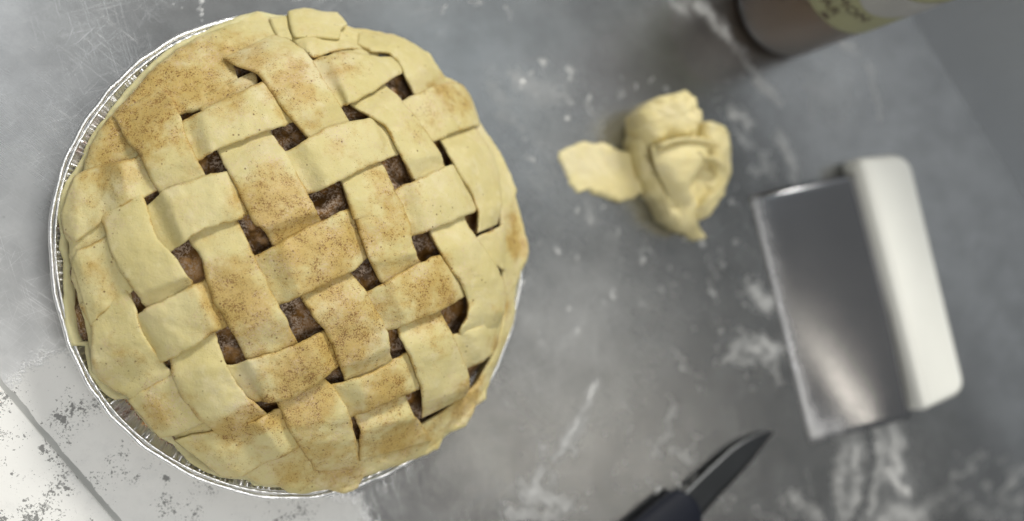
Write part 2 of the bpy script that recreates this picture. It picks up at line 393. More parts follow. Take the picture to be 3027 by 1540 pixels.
def sheet(name, xs, ys, z, mask=None, extra=None):
    X, Y = np.meshgrid(xs, ys, indexing='ij'); X = X.ravel(); Y = Y.ravel()
    me = bpy.data.meshes.new(name); nx, ny = len(xs), len(ys)
    I, J = np.meshgrid(np.arange(nx-1), np.arange(ny-1), indexing='ij'); a = (I*ny+J).ravel()
    q = np.stack([a, a+ny, a+ny+1, a+1], 1)
    V = np.stack([X, Y, np.full_like(X, z)], 1)
    me.vertices.add(len(V)); me.vertices.foreach_set('co', V.ravel())
    me.loops.add(q.size); me.loops.foreach_set('vertex_index', q.ravel())
    me.polygons.add(len(q)); me.polygons.foreach_set('loop_start', np.arange(len(q))*4)
    me.update(calc_edges=True)
    for k, fn in (('flour', stroke_field), ('film', film_field), ('haze', haze_field), ('seam', lambda x, y: np.clip(-seam_dist(x, y), 0, .03)*1000)):
        at_ = me.attributes.new(k, 'FLOAT', 'POINT'); at_.data.foreach_set('value', fn(X, Y).astype(np.float32))
    return me
xs = np.concatenate([np.linspace(-1.2, -.02, 14), np.arange(-.01, .74, .00115), [.745]])
ys = np.concatenate([np.linspace(-1.2, -.13, 14), np.arange(-.12, .30, .00115), np.linspace(.31, 1.2, 14)])
# the worktop is cut where the wall's coved foot starts and where the near panel begins
me = sheet('worktop', xs, ys, 0.0)
bm = bmesh.new(); bm.from_mesh(me)
bad = [f for f in bm.faces if all(wall_dist(v.co.x, v.co.y) > 0.012 for v in f.verts)]
bmesh.ops.delete(bm, geom=bad, context='FACES'); bm.to_mesh(me); bm.free()
o = link('worktop', me, M_steel); o['kind'] = 'structure'
o['label'] = 'scratched grey steel worktop smeared with flour'

# near panel: a sheet of steel lapping over the worktop at lower left, 1.2 mm proud, with a rounded edge
L, Dp = 220, 120
ss = np.linspace(-.35, .35, 500); prof = [(0.0, 0.0002), (0.0002, .0011), (.0008, .0016), (.002, .0018)]+[(.002+d, .0018) for d in np.concatenate([np.arange(.001, .09, .0012), [.2, .5, 1.0]])]
V = []; 
for s in ss:
    for (d, z) in prof:
        p = seamA[:2]+sd*s+sn*d; V.append((p[0], p[1], z))
V = np.array(V)
o = build('worktop_panel', V, grid_faces(len(ss), len(prof)), M_steel, None, True,
          {'flour': np.zeros(len(V)), 'film': np.clip(.8+.1*np.sin(V[:, 0]*60), 0, 1)*(.75+.25*np.clip(1-np.hypot(V[:, 0]-.06, V[:, 1]+.05)/.2, 0, 1)), 'haze': np.full(len(V), .1), 'seam': np.full(len(V), 30.)})
o['kind'] = 'structure'; o['label'] = 'pale steel panel lapping over the worktop at a straight seam'
# grey filler smeared along the seam
V = []; nS = 260
for i, s in enumerate(np.linspace(-.25, .30, nS)):
    wdt = .0019+.0010*fbm((s, 0, 0), 90, 4, 2.0)+.0005*max(0, fbm((s, 1, 0), 25, 2, 5.0))
    for (d, z) in ((.0004, .0009), (-.0004, .0008), (-.5*wdt, .00055), (-wdt, .00035), (-wdt-.0006, .0001)):
        p = seamA[:2]+sd*s+sn*d; V.append((p[0], p[1], z))
o = build('seam_filler', V, grid_faces(nS, 5), M_grease); o['kind'] = 'structure'; o['label'] = 'grey smear of filler along the seam of the worktop'

# backsplash wall rising at the right with a coved foot
V = []; prof = [(.0112+z*.06, z) for z in np.linspace(-.002, .21, 10)]
prof += [(.030, .216), (.06, .216)]
ss = np.linspace(-.9, .9, 60)
for s in ss:
    for (d, z) in prof:
        p = wallA[:2]+wd*s+wn*d; V.append((p[0], p[1], z))
o = build('backsplash_wall', V, grid_faces(len(ss), len(prof)), M_wall); o['kind'] = 'structure'; o['label'] = 'pale steel backsplash rising behind the worktop'

# ------------------------------------------------------------------ foil pan
pan = empty('foil_pie_pan', (PC[0], PC[1], 0), 'round crimped aluminium foil pie pan holding the unbaked lattice pie', 'pie pan')
NA = 720
stain_pts = [(T1(240, 790), .008), (T1(320, 640), .005), (T1(140, 1060), .005), (T3(140, 520), .004), (T3(125, 130), .005), (T3(155, 640), .004), (T5(690, 715), .0035), (T5(640, 690), .002)]
stain_w = [(at(p[0], p[1], .031)[:2], r) for p, r in stain_pts]
def lathe(prof_fn, m, name, mat_, closed=False):
    V = []; 
    for i in range(NA):
        a = 2*math.pi*i/NA
        for (r, z) in prof_fn(i, a): V.append((PC[0]+r*math.cos(a), PC[1]+r*math.sin(a), z))
    V = np.array(V); st = np.zeros(len(V))
    for c, r in stain_w: st = np.maximum(st, (name == 'wall')*np.exp(-((V[:, 0]-c[0])**2+(V[:, 1]-c[1])**2)/(r*r)))
    return build(name, V, grid_faces(NA, m, True, closed), mat_, pan, True, {'stain': st})
# crimps: irregular radial folds round the wall
kinks = []; a = 0
while a < 2*math.pi: kinks.append(a); a += random.uniform(.010, .030)
kinks = np.array(kinks); kh = rng.uniform(.3, 1.0, len(kinks)); ksk = rng.uniform(-.03, .03, len(kinks))
def crimp(a, depth):
    i = np.searchsorted(kinks, a) % len(kinks); j = (i-1) % len(kinks)
    lo, hi = kinks[j], kinks[i]
    if hi <= lo: hi += 2*math.pi
    aa = a if a >= lo else a+2*math.pi
    t = (aa-lo)/(hi-lo); tri = 1-abs(2*t-1)
    return kh[j]*(tri**.7)
def rim_prof(i, a):
    wob = .0007*math.sin(3*a+1)+.0004*math.sin(7*a)+.00025*math.sin(31*a+2*math.sin(5*a)); zz = ZR+.0005*math.sin(2*a+.5)+.0003*math.sin(11*a)+.00015*math.sin(63*a)
    P = []
    for k in range(12):
        t = 2*math.pi*k/12; P.append((PR-.0012+wob+.0012*math.cos(t), zz+.0012*math.sin(t)))
    return P
lathe(rim_prof, 12, 'rim', M_foil, True)
def lip_prof(i, a):
    wob = .0007*math.sin(3*a+1)+.0004*math.sin(7*a); zz = ZR+.0005*math.sin(2*a+.5)
    P = []
    for k in range(10):
        t = 2*math.pi*k/10; P.append((PR-.0033+wob+.0007*math.cos(t), zz-.0005+.0007*math.sin(t)+.0002*math.sin(150*a)))
    return P
lathe(lip_prof, 10, 'inner_rim', M_foil, True)
def flange_z(r):
    t = np.clip((PR-.0036-r)/.0325, 0, 1)
    return ZR-.0010-.0050*np.minimum(t/.36, 1)-.0285*np.clip((t-.36)/.64, 0, 1)**.85
def wall_prof(i, a):
    c = crimp(a, 0); P = []
    for k in range(15):
        t = k/14
        r = PR-.0036-(.0325)*t**1.05; z = float(flange_z(PR-.0036-.0325*t**1.05))
        cc = (c-.4)*.0044*min(1, t*12+.10)*(1-.4*t)
        P.append((r-cc*.55, z+cc*.8))
    P.append((.0, .0012)); return P
NA = 1440
lathe(wall_prof, 16, 'wall', M_foil)
NA = 720

# ------------------------------------------------------------------ the pie
pie = empty('lattice_pie', (PC[0], PC[1], .036), 'unbaked lattice pie dusted with cinnamon sugar in a foil pan', 'pie')
DUST = [(430,210,90,1),(380,260,60,1),(560,110,90,.75),(640,150,40,.6),(330,300,70,1.0),(270,390,80,.8),(560,220,60,.6),(740,210,70,.85),(750,270,60,.5),(600,270,60,.35),(430,370,55,.55),(260,500,60,.45),(240,585,50,.5),(670,470,60,1),(700,520,60,1),(720,560,60,.6),(600,520,40,.7),(590,700,60,1),(600,770,60,.85),(650,830,60,.55),(780,640,90,1.05),(870,600,50,1),(820,350,50,.3),(860,380,50,.3),(960,450,50,.9),(980,530,60,.75),(980,620,60,.65),(1060,300,40,.6),(1030,340,40,.5),(1110,250,60,1),(1170,250,40,.8),(1060,480,40,.3),(1080,720,80,1.05),(1100,760,40,1),(1000,750,50,.5),(900,800,70,.85),(880,860,60,.75),(820,740,60,.65),(760,890,70,.9),(720,950,70,.7),(820,900,60,.95),(960,970,60,.9),(1000,960,40,.7),(1080,830,60,.5),(1110,880,50,.35),(760,1010,60,.75),(790,1060,60,.75),(960,1070,70,.8),(1000,1120,60,.6),(1080,1080,60,.75),(1160,1020,60,1),(1200,960,40,1),(1250,870,40,.9),(1280,760,40,.8),(1300,560,50,1),(1300,620,40,1),(620,1080,60,.9),(590,1070,40,1.2),(650,1040,50,1.1),(540,1130,60,.4),(400,1040,50,.75),(450,1010,40,.3),(240,690,50,.55),(280,740,60,.3),(320,880,70,.3),(370,920,60,.35),(500,740,60,.35),(540,790,40,.7),(720,1170,60,.7),(800,1190,60,.7),(880,1190,60,.75),(850,170,50,.6),(900,170,40,.4),(920,80,40,.5),(410,190,30,1.3)]
DW = np.array([[*on_dome((x, y), .006)[:2], r*.000205, s] for x, y, r, s in DUST])
CLEAN = np.array([[*on_dome((x, y), .006)[:2], r*.000205] for x, y, r in ((350,600,70),(370,690,60),(410,820,60),(480,960,60),(560,1000,60),(600,930,20),(1220,480,50),(1230,650,55),(640,1110,40))])
def dust_at(V):
    V = np.asarray(V); d = np.full(len(V), .29)
    for x, y, r, s in DW: d = d + s*.8*np.exp(-((V[:, 0]-x)**2+(V[:, 1]-y)**2)/(r*r))
    for x, y, r in CLEAN: d = d*(1-.5*np.exp(-((V[:, 0]-x)**2+(V[:, 1]-y)**2)/(r*r)))
    return np.clip(d, 0, 1.3)

# filling
V = []; nr, na = 90, 300
for i in range(nr):
    r = .115*(i/(nr-1))
    for j in range(na):
        a = 2*math.pi*j/na; x, y = PC[0]+r*math.cos(a), PC[1]+r*math.sin(a)
        z = float(dome(x, y))-.0028+.0045*fbm((x, y, 0), 75, 3, 4)-.006*max(0, (r-.106)/.009)
        V.append((x, y, z))
build('apple_filling', V, grid_faces(nr, na, False, True), M_fill, pie)

TH = .0046
def ribbon(name, stations, m=9, mat_=M_dough, parent=pie, th=TH, seed=0.0, nv=19, base=dome, lift=None, dust=True, proj=on_dome):
    """stations: (edge point A, edge point B, level); edges traced on the photo, laid on the dome; level 1 passes over, 0 under"""
    lift = lift or (TH*1.4)
    A, B, LV = [], [], []
    nS_ = len(stations)
    for q_, (a, b, lv) in enumerate(stations):
        if 1 < q_ < nS_-2 and .45 <= lv <= .75: lv = .25         # dives under its neighbour here
        off = th+lv*lift
        A.append(proj(a, off)); B.append(proj(b, off)); LV.append(lv)
    A = catmull(A, m); B = catmull(B, m); LV = catmull(np.array(LV)[:, None], m)[:, 0]
    n_ = len(A); V = []; EDGE = []
    for i in range(n_):
        t = B[i]-A[i]; wdt = np.linalg.norm(t[:2])
        lv = min(1.15, max(0, LV[i])); off = th+lv*lift
        wob = .0007*mnoise.noise(Vector((i*.22, seed, 0)))+.0003*mnoise.noise(Vector((i*.9, seed, 0))); wob2 = .0007*mnoise.noise(Vector((i*.22, seed+9, 0)))+.0003*mnoise.noise(Vector((i*.9, seed+9, 0)))
        ring = []
        rr = min(.0015, .5*wdt)
        # top row from A to B with rounded shoulders, then the underside back
        us = np.concatenate([[0, .12, .4, 1.0], np.linspace(1.0, 0, 2)[:0]])
        prof = []
        for k in range(nv):
            u = k/(nv-1); s = .5-.5*math.cos(math.pi*u); s = .88*s+.12*u
            d = min(s, 1-s)*wdt
            drop = 0 if d >= rr else (rr-math.sqrt(max(0, rr*rr-(rr-d)**2)))*.8
            prof.append((s, -drop))
        for s, dz in prof:
            p = A[i]+t*s; p = p+np.array([0, 0, 0.])
            e = (wob*(1-s)+wob2*s)
            p[:2] += t[:2]/max(wdt, 1e-6)*e
            zb = float(base(p[0], p[1]))+off
            bow = .0011*lv*(1-(2*s-1)**2)-.0005*lv
            lump = .0011*fbm(p, 62, 3, seed)+.00030*fbm(p, 260, 2, seed+3)
            ring.append((p[0], p[1], zb+dz+bow+lump)); d_ = min(s, 1-s)*wdt
            EDGE.append(.75*math.exp(-(d_/.0011)**2)*(.55+.9*mnoise.noise(Vector((i*.11, seed*3+(s > .5)*5, 2)))))  # cinnamon gathered on the edges, deepened to paint contact shade between strips
        for s in (.97, .5, .03):
            p = A[i]+t*s; zb = float(base(p[0], p[1]))+off-th
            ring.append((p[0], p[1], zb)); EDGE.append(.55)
        V += ring
    nvv = nv+3
    F_ = grid_faces(n_, nvv, False, True)
    F_.append(tuple(range(nvv))); F_.append(tuple(range((n_-1)*nvv, n_*nvv)))
    return build(name, V, F_, mat_, parent, True, {'dust': np.clip(dust_at(V)+np.maximum(0, EDGE), 0, 1.3) if dust else np.zeros(len(V))})  # sprinkled dust plus the painted dark edge lines in one attribute

STRIPS = {}
STRIPS['A0'] = [(T3(350,20),T3(570,-110),0),(T3(385,120),T3(615,-25),.6),(T3(425,260),T3(690,195),1),(T3(490,390),T3(780,290),1),(T3(570,500),T3(850,400),.9),(T3(612,565),T3(885,440),.6),
  (T3(690,700),T3(970,600),0),(T3(750,850),T3(1015,735),.6),(T3(770,960),T3(1065,880),1),(T3(830,1090),T3(1130,1000),1),(T3(930,1210),T3(1200,1080),1),(T3(985,1250),T3(1290,1160),.7),(T3(1080,1350),T3(1380,1250),0)]
STRIPS['A1'] = [(T1(440,640),T1(700,480),.05),(T1(510,765),T1(780,560),.6),(T1(570,830),T1(830,690),1),(T1(630,950),T1(890,850),1),(T1(690,1062),T1(945,962),.6),(T1(770,1200),T1(1040,1090),0),
  (T3(870,215),T3(1140,110),.6),(T3(930,310),T3(1200,240),.95),(T3(960,430),T3(1265,370),1),(T3(1010,560),T3(1340,520),1),(T3(1090,690),T3(1410,650),1),(T3(1175,865),T3(1465,780),.7),(T3(1230,980),T3(1530,880),0),
  (T3(1350,1110),T3(1645,1000),.6),(D(727,1078),D(878,1035),1),(D(757,1125),D(893,1085),.9),(D(780,1160),D(903,1150),.45),(D(792,1185),D(905,1180),.1)]
STRIPS['A2'] = [(D(492,250),D(640,180),-.5),(D(520,320),D(660,270),0),(T1(1020,840),T1(1330,740),.6),(T1(1080,950),T2(80,830),1),(T1(1160,1110),T2(150,950),1),(T1(1220,1240),T2(210,1070),1),(T3(1270,140),T2(260,1160),1),(T3(1320,228),T4(285,95),.6),
  (T3(1400,390),T4(380,250),0),(T4(175,530),T4(455,390),.6),(T4(230,620),T4(530,480),1),(T4(310,710),T4(610,630),1),(T4(350,800),T4(655,715),1),(T4(385,900),T4(668,800),.9),(T4(410,970),T4(675,855),.6),(T4(430,1060),T4(740,960),0),
  (T4(470,1190),T4(755,1075),.6),(T4(500,1260),T4(800,1170),.9),(D(905,1120),D(1060,1060),.5),(D(905,1160),D(1085,1110),.1)]
STRIPS['A3'] = [(T1(1050,320),T1(1330,190),.3),(T1(1130,362),T1(1420,215),.9),(T1(1240,405),T2(180,265),1.1),(T1(1310,500),T2(240,335),1),(T1(1390,610),T2(310,450),1),(T2(130,670),T2(375,550),1),(T2(208,768),T2(437,662),.6),(T2(300,930),T2(530,800),0),
  (T2(390,1000),T2(620,900),.6),(T2(425,1100),T2(680,1020),1),(T2(465,1215),T2(740,1140),1),(T4(460,60),T2(780,1240),1),(T4(505,190),T4(785,190),1),(T4(550,310),T4(815,275),1),(T4(605,425),T4(838,335),.6),(T4(690,560),T4(910,470),0),
  (T4(705,705),T4(945,595),.6),(T4(750,800),T4(1010,720),1),(T4(800,915),T4(1065,840),1),(T4(835,1020),T4(1100,930),1),(T4(845,1110),T4(1110,1010),.9),(T4(840,1190),T4(1090,1065),.35)]
STRIPS['A4'] = [(T2(330,290),T2(590,260),0),(T2(390,450),T2(620,380),0),(T2(450,580),T2(640,465),.7),(T2(550,640),T2(720,540),1),(T2(640,695),T2(820,660),1),(T2(700,800),T2(900,770),1),(T2(745,890),T2(950,850),1),(T2(788,992),T2(968,915),.6),
  (T2(880,1120),T2(1060,1040),0),(T4(880,155),T4(1080,90),.6),(T4(940,265),T4(1160,205),1),(T4(1000,365),T4(1240,325),1),(T4(1060,440),T4(1290,420),1),(T4(1095,530),T4(1312,520),1),(T4(1095,620),T4(1305,600),1),(T4(1050,705),T4(1280,645),.7),(T4(1060,800),T4(1260,730),0)]
STRIPS['A5'] = [(T2(480,245),T2(490,180),.1),(T2(560,285),T2(620,180),.5),(T2(660,295),T2(730,205),.9),(T2(720,350),T2(850,270),1),(T2(755,430),T2(920,360),1),(T2(795,515),T2(985,440),.6),(T2(860,660),T2(1060,560),0),
  (T2(945,780),T2(1130,700),.6),(T2(1005,880),T2(1200,790),1),(T2(1065,985),T2(1255,905),1),(T2(1120,1070),T2(1282,1040),1),(T2(1155,1170),T2(1285,1150),1),(T2(1145,1290),T2(1260,1240),.5)]
STRIPS['AM'] = [(T3(250,560),T3(490,440),0),(T3(320,690),T3(565,560),.4),(T3(320,800),T3(590,680),.8),(T3(330,910),T3(650,790),.8),(T3(420,1015),T3(720,880),.7),(T3(515,1072),T3(765,930),.4),(T3(600,1180),T3(850,1050),-.2)]
STRIPS['B1'] = [(T1(150,1180),T3(168,165),.15),(T1(225,975),T3(238,210),.5),(T1(350,915),T1(400,1205),.7),(T1(470,890),T1(520,1125),.8),(T1(565,865),T1(640,1080),.6),(T1(680,760),T1(760,1000),0),(T1(835,660),T1(920,890),.6),(T1(930,610),T1(1000,835),1),(T1(1060,540),T1(1120,785),1),(T1(1170,490),T1(1240,740),1),(T1(1260,450),T1(1370,700),.9),(T1(1310,430),T1(1430,680),.6),
  (T2(70,400),T2(210,640),0),(T2(230,330),T2(395,590),.6),(T2(330,295),T2(440,575),1),(T2(430,280),T2(540,525),1),(T2(560,300),T2(640,460),1),(T2(680,310),T2(735,400),.7),(T2(790,300),T2(830,370),-.2)]
STRIPS['B2'] = [(T3(210,330),T3(318,690),.35),(T3(240,268),T3(370,620),.55),(T3(390,190),T3(520,520),.5),(T3(500,100),T3(640,400),0),(T1(650,1120),T3(770,265),.6),(T1(720,1055),T3(840,215),1),(T1(860,1000),T3(950,145),1),(T1(970,960),T3(1060,110),1),(T1(1055,945),T3(1140,95),.9),(T1(1090,935),T3(1205,55),.5),
  (T1(1230,850),T1(1340,1150),0),(T2(95,830),T2(228,1070),.6),(T2(190,770),T2(320,1035),1),(T2(300,710),T2(430,980),1),(T2(420,670),T2(540,920),1),(T2(545,650),T2(640,885),.9),(T2(590,650),T2(715,855),.5),(T2(680,580),T2(830,790),0),(T2(745,550),T2(920,780),.6),(T2(850,495),T2(1000,740),1),(T2(960,455),T2(1080,715),1),(T2(1050,455),T2(1150,690),.85),(T2(1095,505),T2(1165,690),.4)]
STRIPS['B3'] = [(T3(480,650),T3(650,900),-.1),(T3(570,620),T3(745,875),.6),(T3(640,575),T3(830,820),1),(T3(760,520),T3(920,775),1),(T3(870,460),T3(1010,715),1),(T3(950,420),T3(1065,690),.6),(T3(1100,330),T3(1230,620),0),(T3(1245,285),T4(70,555),.6),(T3(1370,215),T4(170,520),1),(T4(150,160),T4(280,460),1),(T4(280,97),T4(390,410),1),(T4(390,45),T4(480,365),1),(T4(445,30),T4(530,310),.6),
  (T2(600,1130),T4(660,230),0),(T2(710,1030),T4(795,185),.6),(T2(800,1000),T4(890,155),1),(T2(910,950),T4(1000,105),1),(T2(1000,910),T4(1100,60),.9),(T2(1040,910),T4(1155,40),.5),(T2(1150,880),T2(1230,1080),0)]
STRIPS['B4'] = [(T3(522,1092),T3(700,1300),.35),(T3(620,1030),T3(780,1290),.6),(T3(765,945),T3(935,1225),.4),(T3(880,880),T3(1050,1150),0),(T3(1100,895),T3(1250,1100),.6),(T3(1190,865),T3(1300,1108),1),(T3(1320,830),T3(1430,1085),1),(T4(130,790),T4(200,1045),1),(T4(240,730),T4(320,960),1),(T4(300,700),T4(390,895),.6),(T4(420,610),T4(520,820),0),
  (T4(540,490),T4(650,710),.6),(T4(660,425),T4(760,675),1),(T4(770,360),T4(870,630),1),(T4(870,310),T4(980,580),1),(T4(935,283),T4(1060,530),.8),(T4(960,290),T4(1087,515),.5),(T4(1080,240),T4(1180,440),0),(T4(1150,180),T4(1240,350),.35),(T4(1230,150),T4(1290,370),.5),(T4(1295,112),T4(1302,372),.3)]
STRIPS['B5'] = [(T5(965,862),T5(1235,1072),.3),(T5(1080,830),T5(1340,1070),.5),(T5(1290,790),T5(1460,1000),.7),(T5(1420,755),T5(1570,955),1),(T5(1530,690),T5(1690,895),.6),(D(745,1010),D(815,1110),0),(T4(345,1000),T4(450,1190),.6),(T4(470,970),T4(560,1150),1),(T4(600,920),T4(690,1090),1),(T4(690,865),T4(790,1050),.9),(T4(752,826),T4(838,1030),.6),(T4(860,790),T4(960,970),0),
  (T4(1015,725),T4(1095,915),.5),(T4(1120,692),T4(1180,880),.8),(T4(1250,655),T4(1235,840),.45),(T4(1278,645),T4(1252,805),.2)]
STRIPS['B0'] = [(T2(95,180),T2(150,260),.1),(T2(200,195),T2(240,315),.55),(T2(300,205),T2(330,290),.55),(T2(390,215),T2(440,270),.35),(T2(460,240),T2(500,275),.0)]
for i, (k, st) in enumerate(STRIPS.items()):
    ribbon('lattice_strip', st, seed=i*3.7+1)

# crust ring round the edge (outer and inner outlines clockwise from the top)
OUT = [(649,25),(671,43),(722,39),(728,28),(772,18),(813,27),(849,28),(862,45),(872,62),(895,70),(935,75),(990,86),(1044,109),(1081,136),(1117,191),(1150,204),(1174,227),(1194,291),(1222,327),(1263,391),(1284,436),(1300,477),(1297,495),(1310,536),(1322,591),(1331,611),(1332,647),(1314,682),(1299,729),(1296,801),(1267,874),(1244,929),(1224,988),(1222,1004),(1194,1024),(1185,1050),(1176,1074),(1120,1092),(1103,1130),(1088,1136),(1000,1172),(915,1200),(902,1228),(868,1243),(828,1231),(757,1243),(725,1240),(700,1222),(664,1222),(640,1213),(622,1202),(560,1180),(505,1140),(435,1095),(330,1008),(322,998),(250,960),(232,935),(228,875),(212,800),(195,740),(180,700),(178,655),(172,610),(160,585),(158,540),(172,475),(188,440),(208,432),(222,378),(249,327),(295,273),(340,227),(376,182),(430,136),(494,95),(540,77),(590,55)]
INN = [(690,115),(760,135),(850,130),(930,130),(1000,145),(1060,180),(1110,240),(1150,290),(1170,330),(1200,420),(1240,470),(1258,560),(1255,620),(1262,700),(1268,765),(1258,820),(1242,880),(1222,920),(1200,962),(1150,1005),(1095,1045),(1066,1062),(1000,1085),(900,1105),(800,1095),(700,1065),(600,1040),(480,990),(390,870),(330,740),(295,620),(310,540),(360,430),(420,340),(452,290),(470,283),(485,284),(540,268),(605,214),(588,165),(640,125)]
def on_surf(p, zf):
    z = .04
    for _ in range(16):
        q = at(p[0], p[1], z); z = .5*z+.5*zf(q[0], q[1])
    return at(p[0], p[1], z)
def polar(pts, zf):
    P = np.array([on_surf(p, zf)[:2]-PC for p in pts]); a = np.arctan2(P[:, 1], P[:, 0]); r = np.hypot(P[:, 0], P[:, 1])
    o_ = np.argsort(a); return a[o_], r[o_]
def ring_mesh(name, out, inn, off_fn, mat_, seed, nr=26, na=620, thick=.004, dust=True, jag=.0006, inner_drop=.001):
    zf = lambda x, y: max(float(dome(x, y))+off_fn(0, .001), float(flange_z(math.hypot(x-PC[0], y-PC[1])))+thick+.0012)-.0015
    ao, ro = polar(out, zf); ai, ri = polar(inn, zf)
    V = []
    for j in range(na):
        a = -math.pi+2*math.pi*j/na
        r1 = np.interp(a, ao, ro, period=2*math.pi); r0 = np.interp(a, ai, ri, period=2*math.pi)
        r1 += jag*mnoise.noise(Vector((math.cos(a)*22, math.sin(a)*22, seed)))+jag*.5*mnoise.noise(Vector((math.cos(a)*70, math.sin(a)*70, seed)))
        r0 = min(r0, r1-.004)
        ca, sa = math.cos(a), math.sin(a)
        row = []
        for k in range(nr):
            t = k/(nr-1); s = t*(1.25-.25*t) if t < 1 else 1; s = 1-(1-t)**1.6
            r = r0+(r1-r0)*s; x, y = PC[0]+r*ca, PC[1]+r*sa
            d = r1-r; rr = .0030
            drop = 0 if d >= rr else rr-math.sqrt(max(0, rr*rr-(rr-d)**2))
            d2 = r-r0; drop2 = 0 if d2 > .002 else .0016*(1-d2/.002)**2
            z = max(float(dome(x, y))+off_fn(a, d), float(flange_z(r))+thick+.0012)-drop*.9-drop2+.0013*fbm((x, y, 0), 55, 3, seed)+.0004*fbm((x, y, 0), 260, 2, seed+2)
            row.append((x, y, z))
        for (rr_, dz) in ((r1-.0008, thick*1.0), ((r0+r1)/2, thick*1.15), (r0, thick*.6)):
            x, y = PC[0]+rr_*ca, PC[1]+rr_*sa; row.append((x, y, max(float(dome(x, y))+off_fn(a, r1-rr_)-thick, float(flange_z(rr_))+.0010)))
        V += row
    return build(name, V, grid_faces(na, nr+3, True, True), mat_, pie, True, {'dust': dust_at(V) if dust else np.zeros(len(V))})
ring_mesh('crust_rim', OUT, INN, lambda a, d: .0042, M_dough, 5.0)

# the bottom crust showing below the rim on the left
LOW_OUT = [(646,27),(610,36),(560,58),(505,80),(440,112),(390,150),(345,195),(302,244),(264,295),(232,335),(205,395),(188,428),(165,455),(153,500),(146,545),(152,590),(148,625),(160,650),(159,700),(160,740),(162,790),(168,846),(180,872),(213,868),(214,888),(226,940),(255,982),(290,1006),(320,1003),(350,1045),(390,1092),(436,1118),(482,1166),(523,1192),(582,1206),(625,1207),(640,1222),(700,1226),(760,1234),(830,1222),(900,1200),(1000,1160),(1090,1120),(1170,1060),(1220,980),(1250,900),(1290,780),(1305,700),(1310,640),(1300,540),(1280,440),(1240,360),(1190,300),(1140,220),(1060,140),(960,90),(860,65),(760,45),(700,38)]
LOW_IN = [(p[0]+(720-p[0])*.055, p[1]+(630-p[1])*.055) for p in LOW_OUT]
ring_mesh('bottom_crust', LOW_OUT, LOW_IN, lambda a, d: -.0058, M_under, 9.0, nr=18, thick=.003, jag=.0004, dust=False)

# loose flaps of dough folded over at the top
def pad(name, pts, zfun, mat_, parent, th=.004, nr=12, na=120, seed=0.0, dust=True, proj=None, round_=.003, bot=None, lump=.0008):
    """a puffed sheet of dough with a traced outline"""
    P = np.array([proj(p)[:2] for p in pts]); C_ = catmull(P, max(2, na//len(P)), True); c = P.mean(0)
    V = []; n_ = len(C_)
    for qi, q in enumerate(C_):
        if bot is not None and not dust:
            q = q+(q-c)/max(1e-6, np.linalg.norm(q-c))*(.0014*mnoise.noise(Vector((q[0]*160, q[1]*160, seed)))+.0009*mnoise.noise(Vector((q[0]*420, q[1]*420, seed))))
        for k in range(nr):
            t = k/(nr-1); s = 1-(1-t)**1.7
            p = c+(q-c)*s; d = np.linalg.norm(q-p)
            drop = 0 if d >= round_ else round_-math.sqrt(max(0, round_**2-(round_-d)**2))
            crs = max(0.0, .22-abs(fbm((p[0], p[1], 0), 42, 2, seed+7)))/.22 if bot is not None and lump > .0009 else 0.0
            z = zfun(p[0], p[1])-drop-.0032*crs*crs+lump*fbm((p[0], p[1], 0), 90, 3, seed)+lump*.3*fbm((p[0], p[1], 0), 400, 2, seed)
            V.append((p[0], p[1], z))
        z1 = (zfun(q[0], q[1])-th) if bot is None else bot
        p = c+(q-c)*.97; V.append((p[0], p[1], max(z1, -1)))
        V.append((c[0], c[1], (zfun(c[0], c[1])-th) if bot is None else bot))
    return build(name, V, grid_faces(n_, nr+2, True, False), mat_, parent, True, {'dust': dust_at(V) if dust else np.zeros(len(V))})
fl1 = [T2(100,60),T2(150,44),T2(200,40),T2(280,58),T2(365,65),T2(385,80),T2(405,100),T2(425,135),T2(395,160),T2(385,214),T2(330,212),T2(260,205),T2(190,208),T2(130,203),T2(108,130)]
pad('dough_flap', fl1, lambda x, y: float(dome(x, y))+.0088, M_dough, pie, seed=3, proj=lambda p: on_dome(p, .0085), round_=.002)
fl2 = [T2(-5,100),T2(40,90),T2(90,86),T2(103,150),T2(124,222),T2(80,212),T2(40,205)]
pad('dough_flap', fl2, lambda x, y: float(dome(x, y))+.0066, M_dough, pie, seed=6, proj=lambda p: on_dome(p, .0065), round_=.002)

# ------------------------------------------------------------------ dough scraps on the worktop
def pA(z): return lambda p: at(p[0], p[1], z)
flat = [T6(140,590),T6(165,560),T6(290,510),T6(430,510),T6(500,540),T6(560,570),T6(640,600),T6(700,680),T6(780,760),T6(770,840),T6(680,880),T6(580,925),T6(500,905),T6(420,880),T6(350,840),T6(280,862),T6(230,800),T6(180,690)]
cf = at(*T6(470, 710))
o = pad('dough_scrap', flat, lambda x, y: .0052+.0035*math.sin((x-cf[0])*55+(y-cf[1])*20), M_scrap, None, seed=12, proj=pA(.006), round_=.003, bot=.0006, dust=False, nr=16, na=180)
tag(o, 'flat torn strip of raw dough lying beside the crumpled dough', 'dough scrap', 'dough scraps on the worktop')
bc = at(*T6(1000, 650))
bun = empty('dough_scrap', (bc[0], bc[1], 0), 'crumpled bunch of raw dough trimmings folded together on the worktop', 'dough scrap', 'dough scraps on the worktop')
def tilt(z0, gx, gy, cx, cy, bulge=0, br=.02):
    c = at(*T6(cx, cy), z0)
    return lambda x, y: z0+gx*(x-c[0])+gy*(y-c[1])+bulge*math.exp(-((x-c[0])**2+(y-c[1])**2)/br**2)
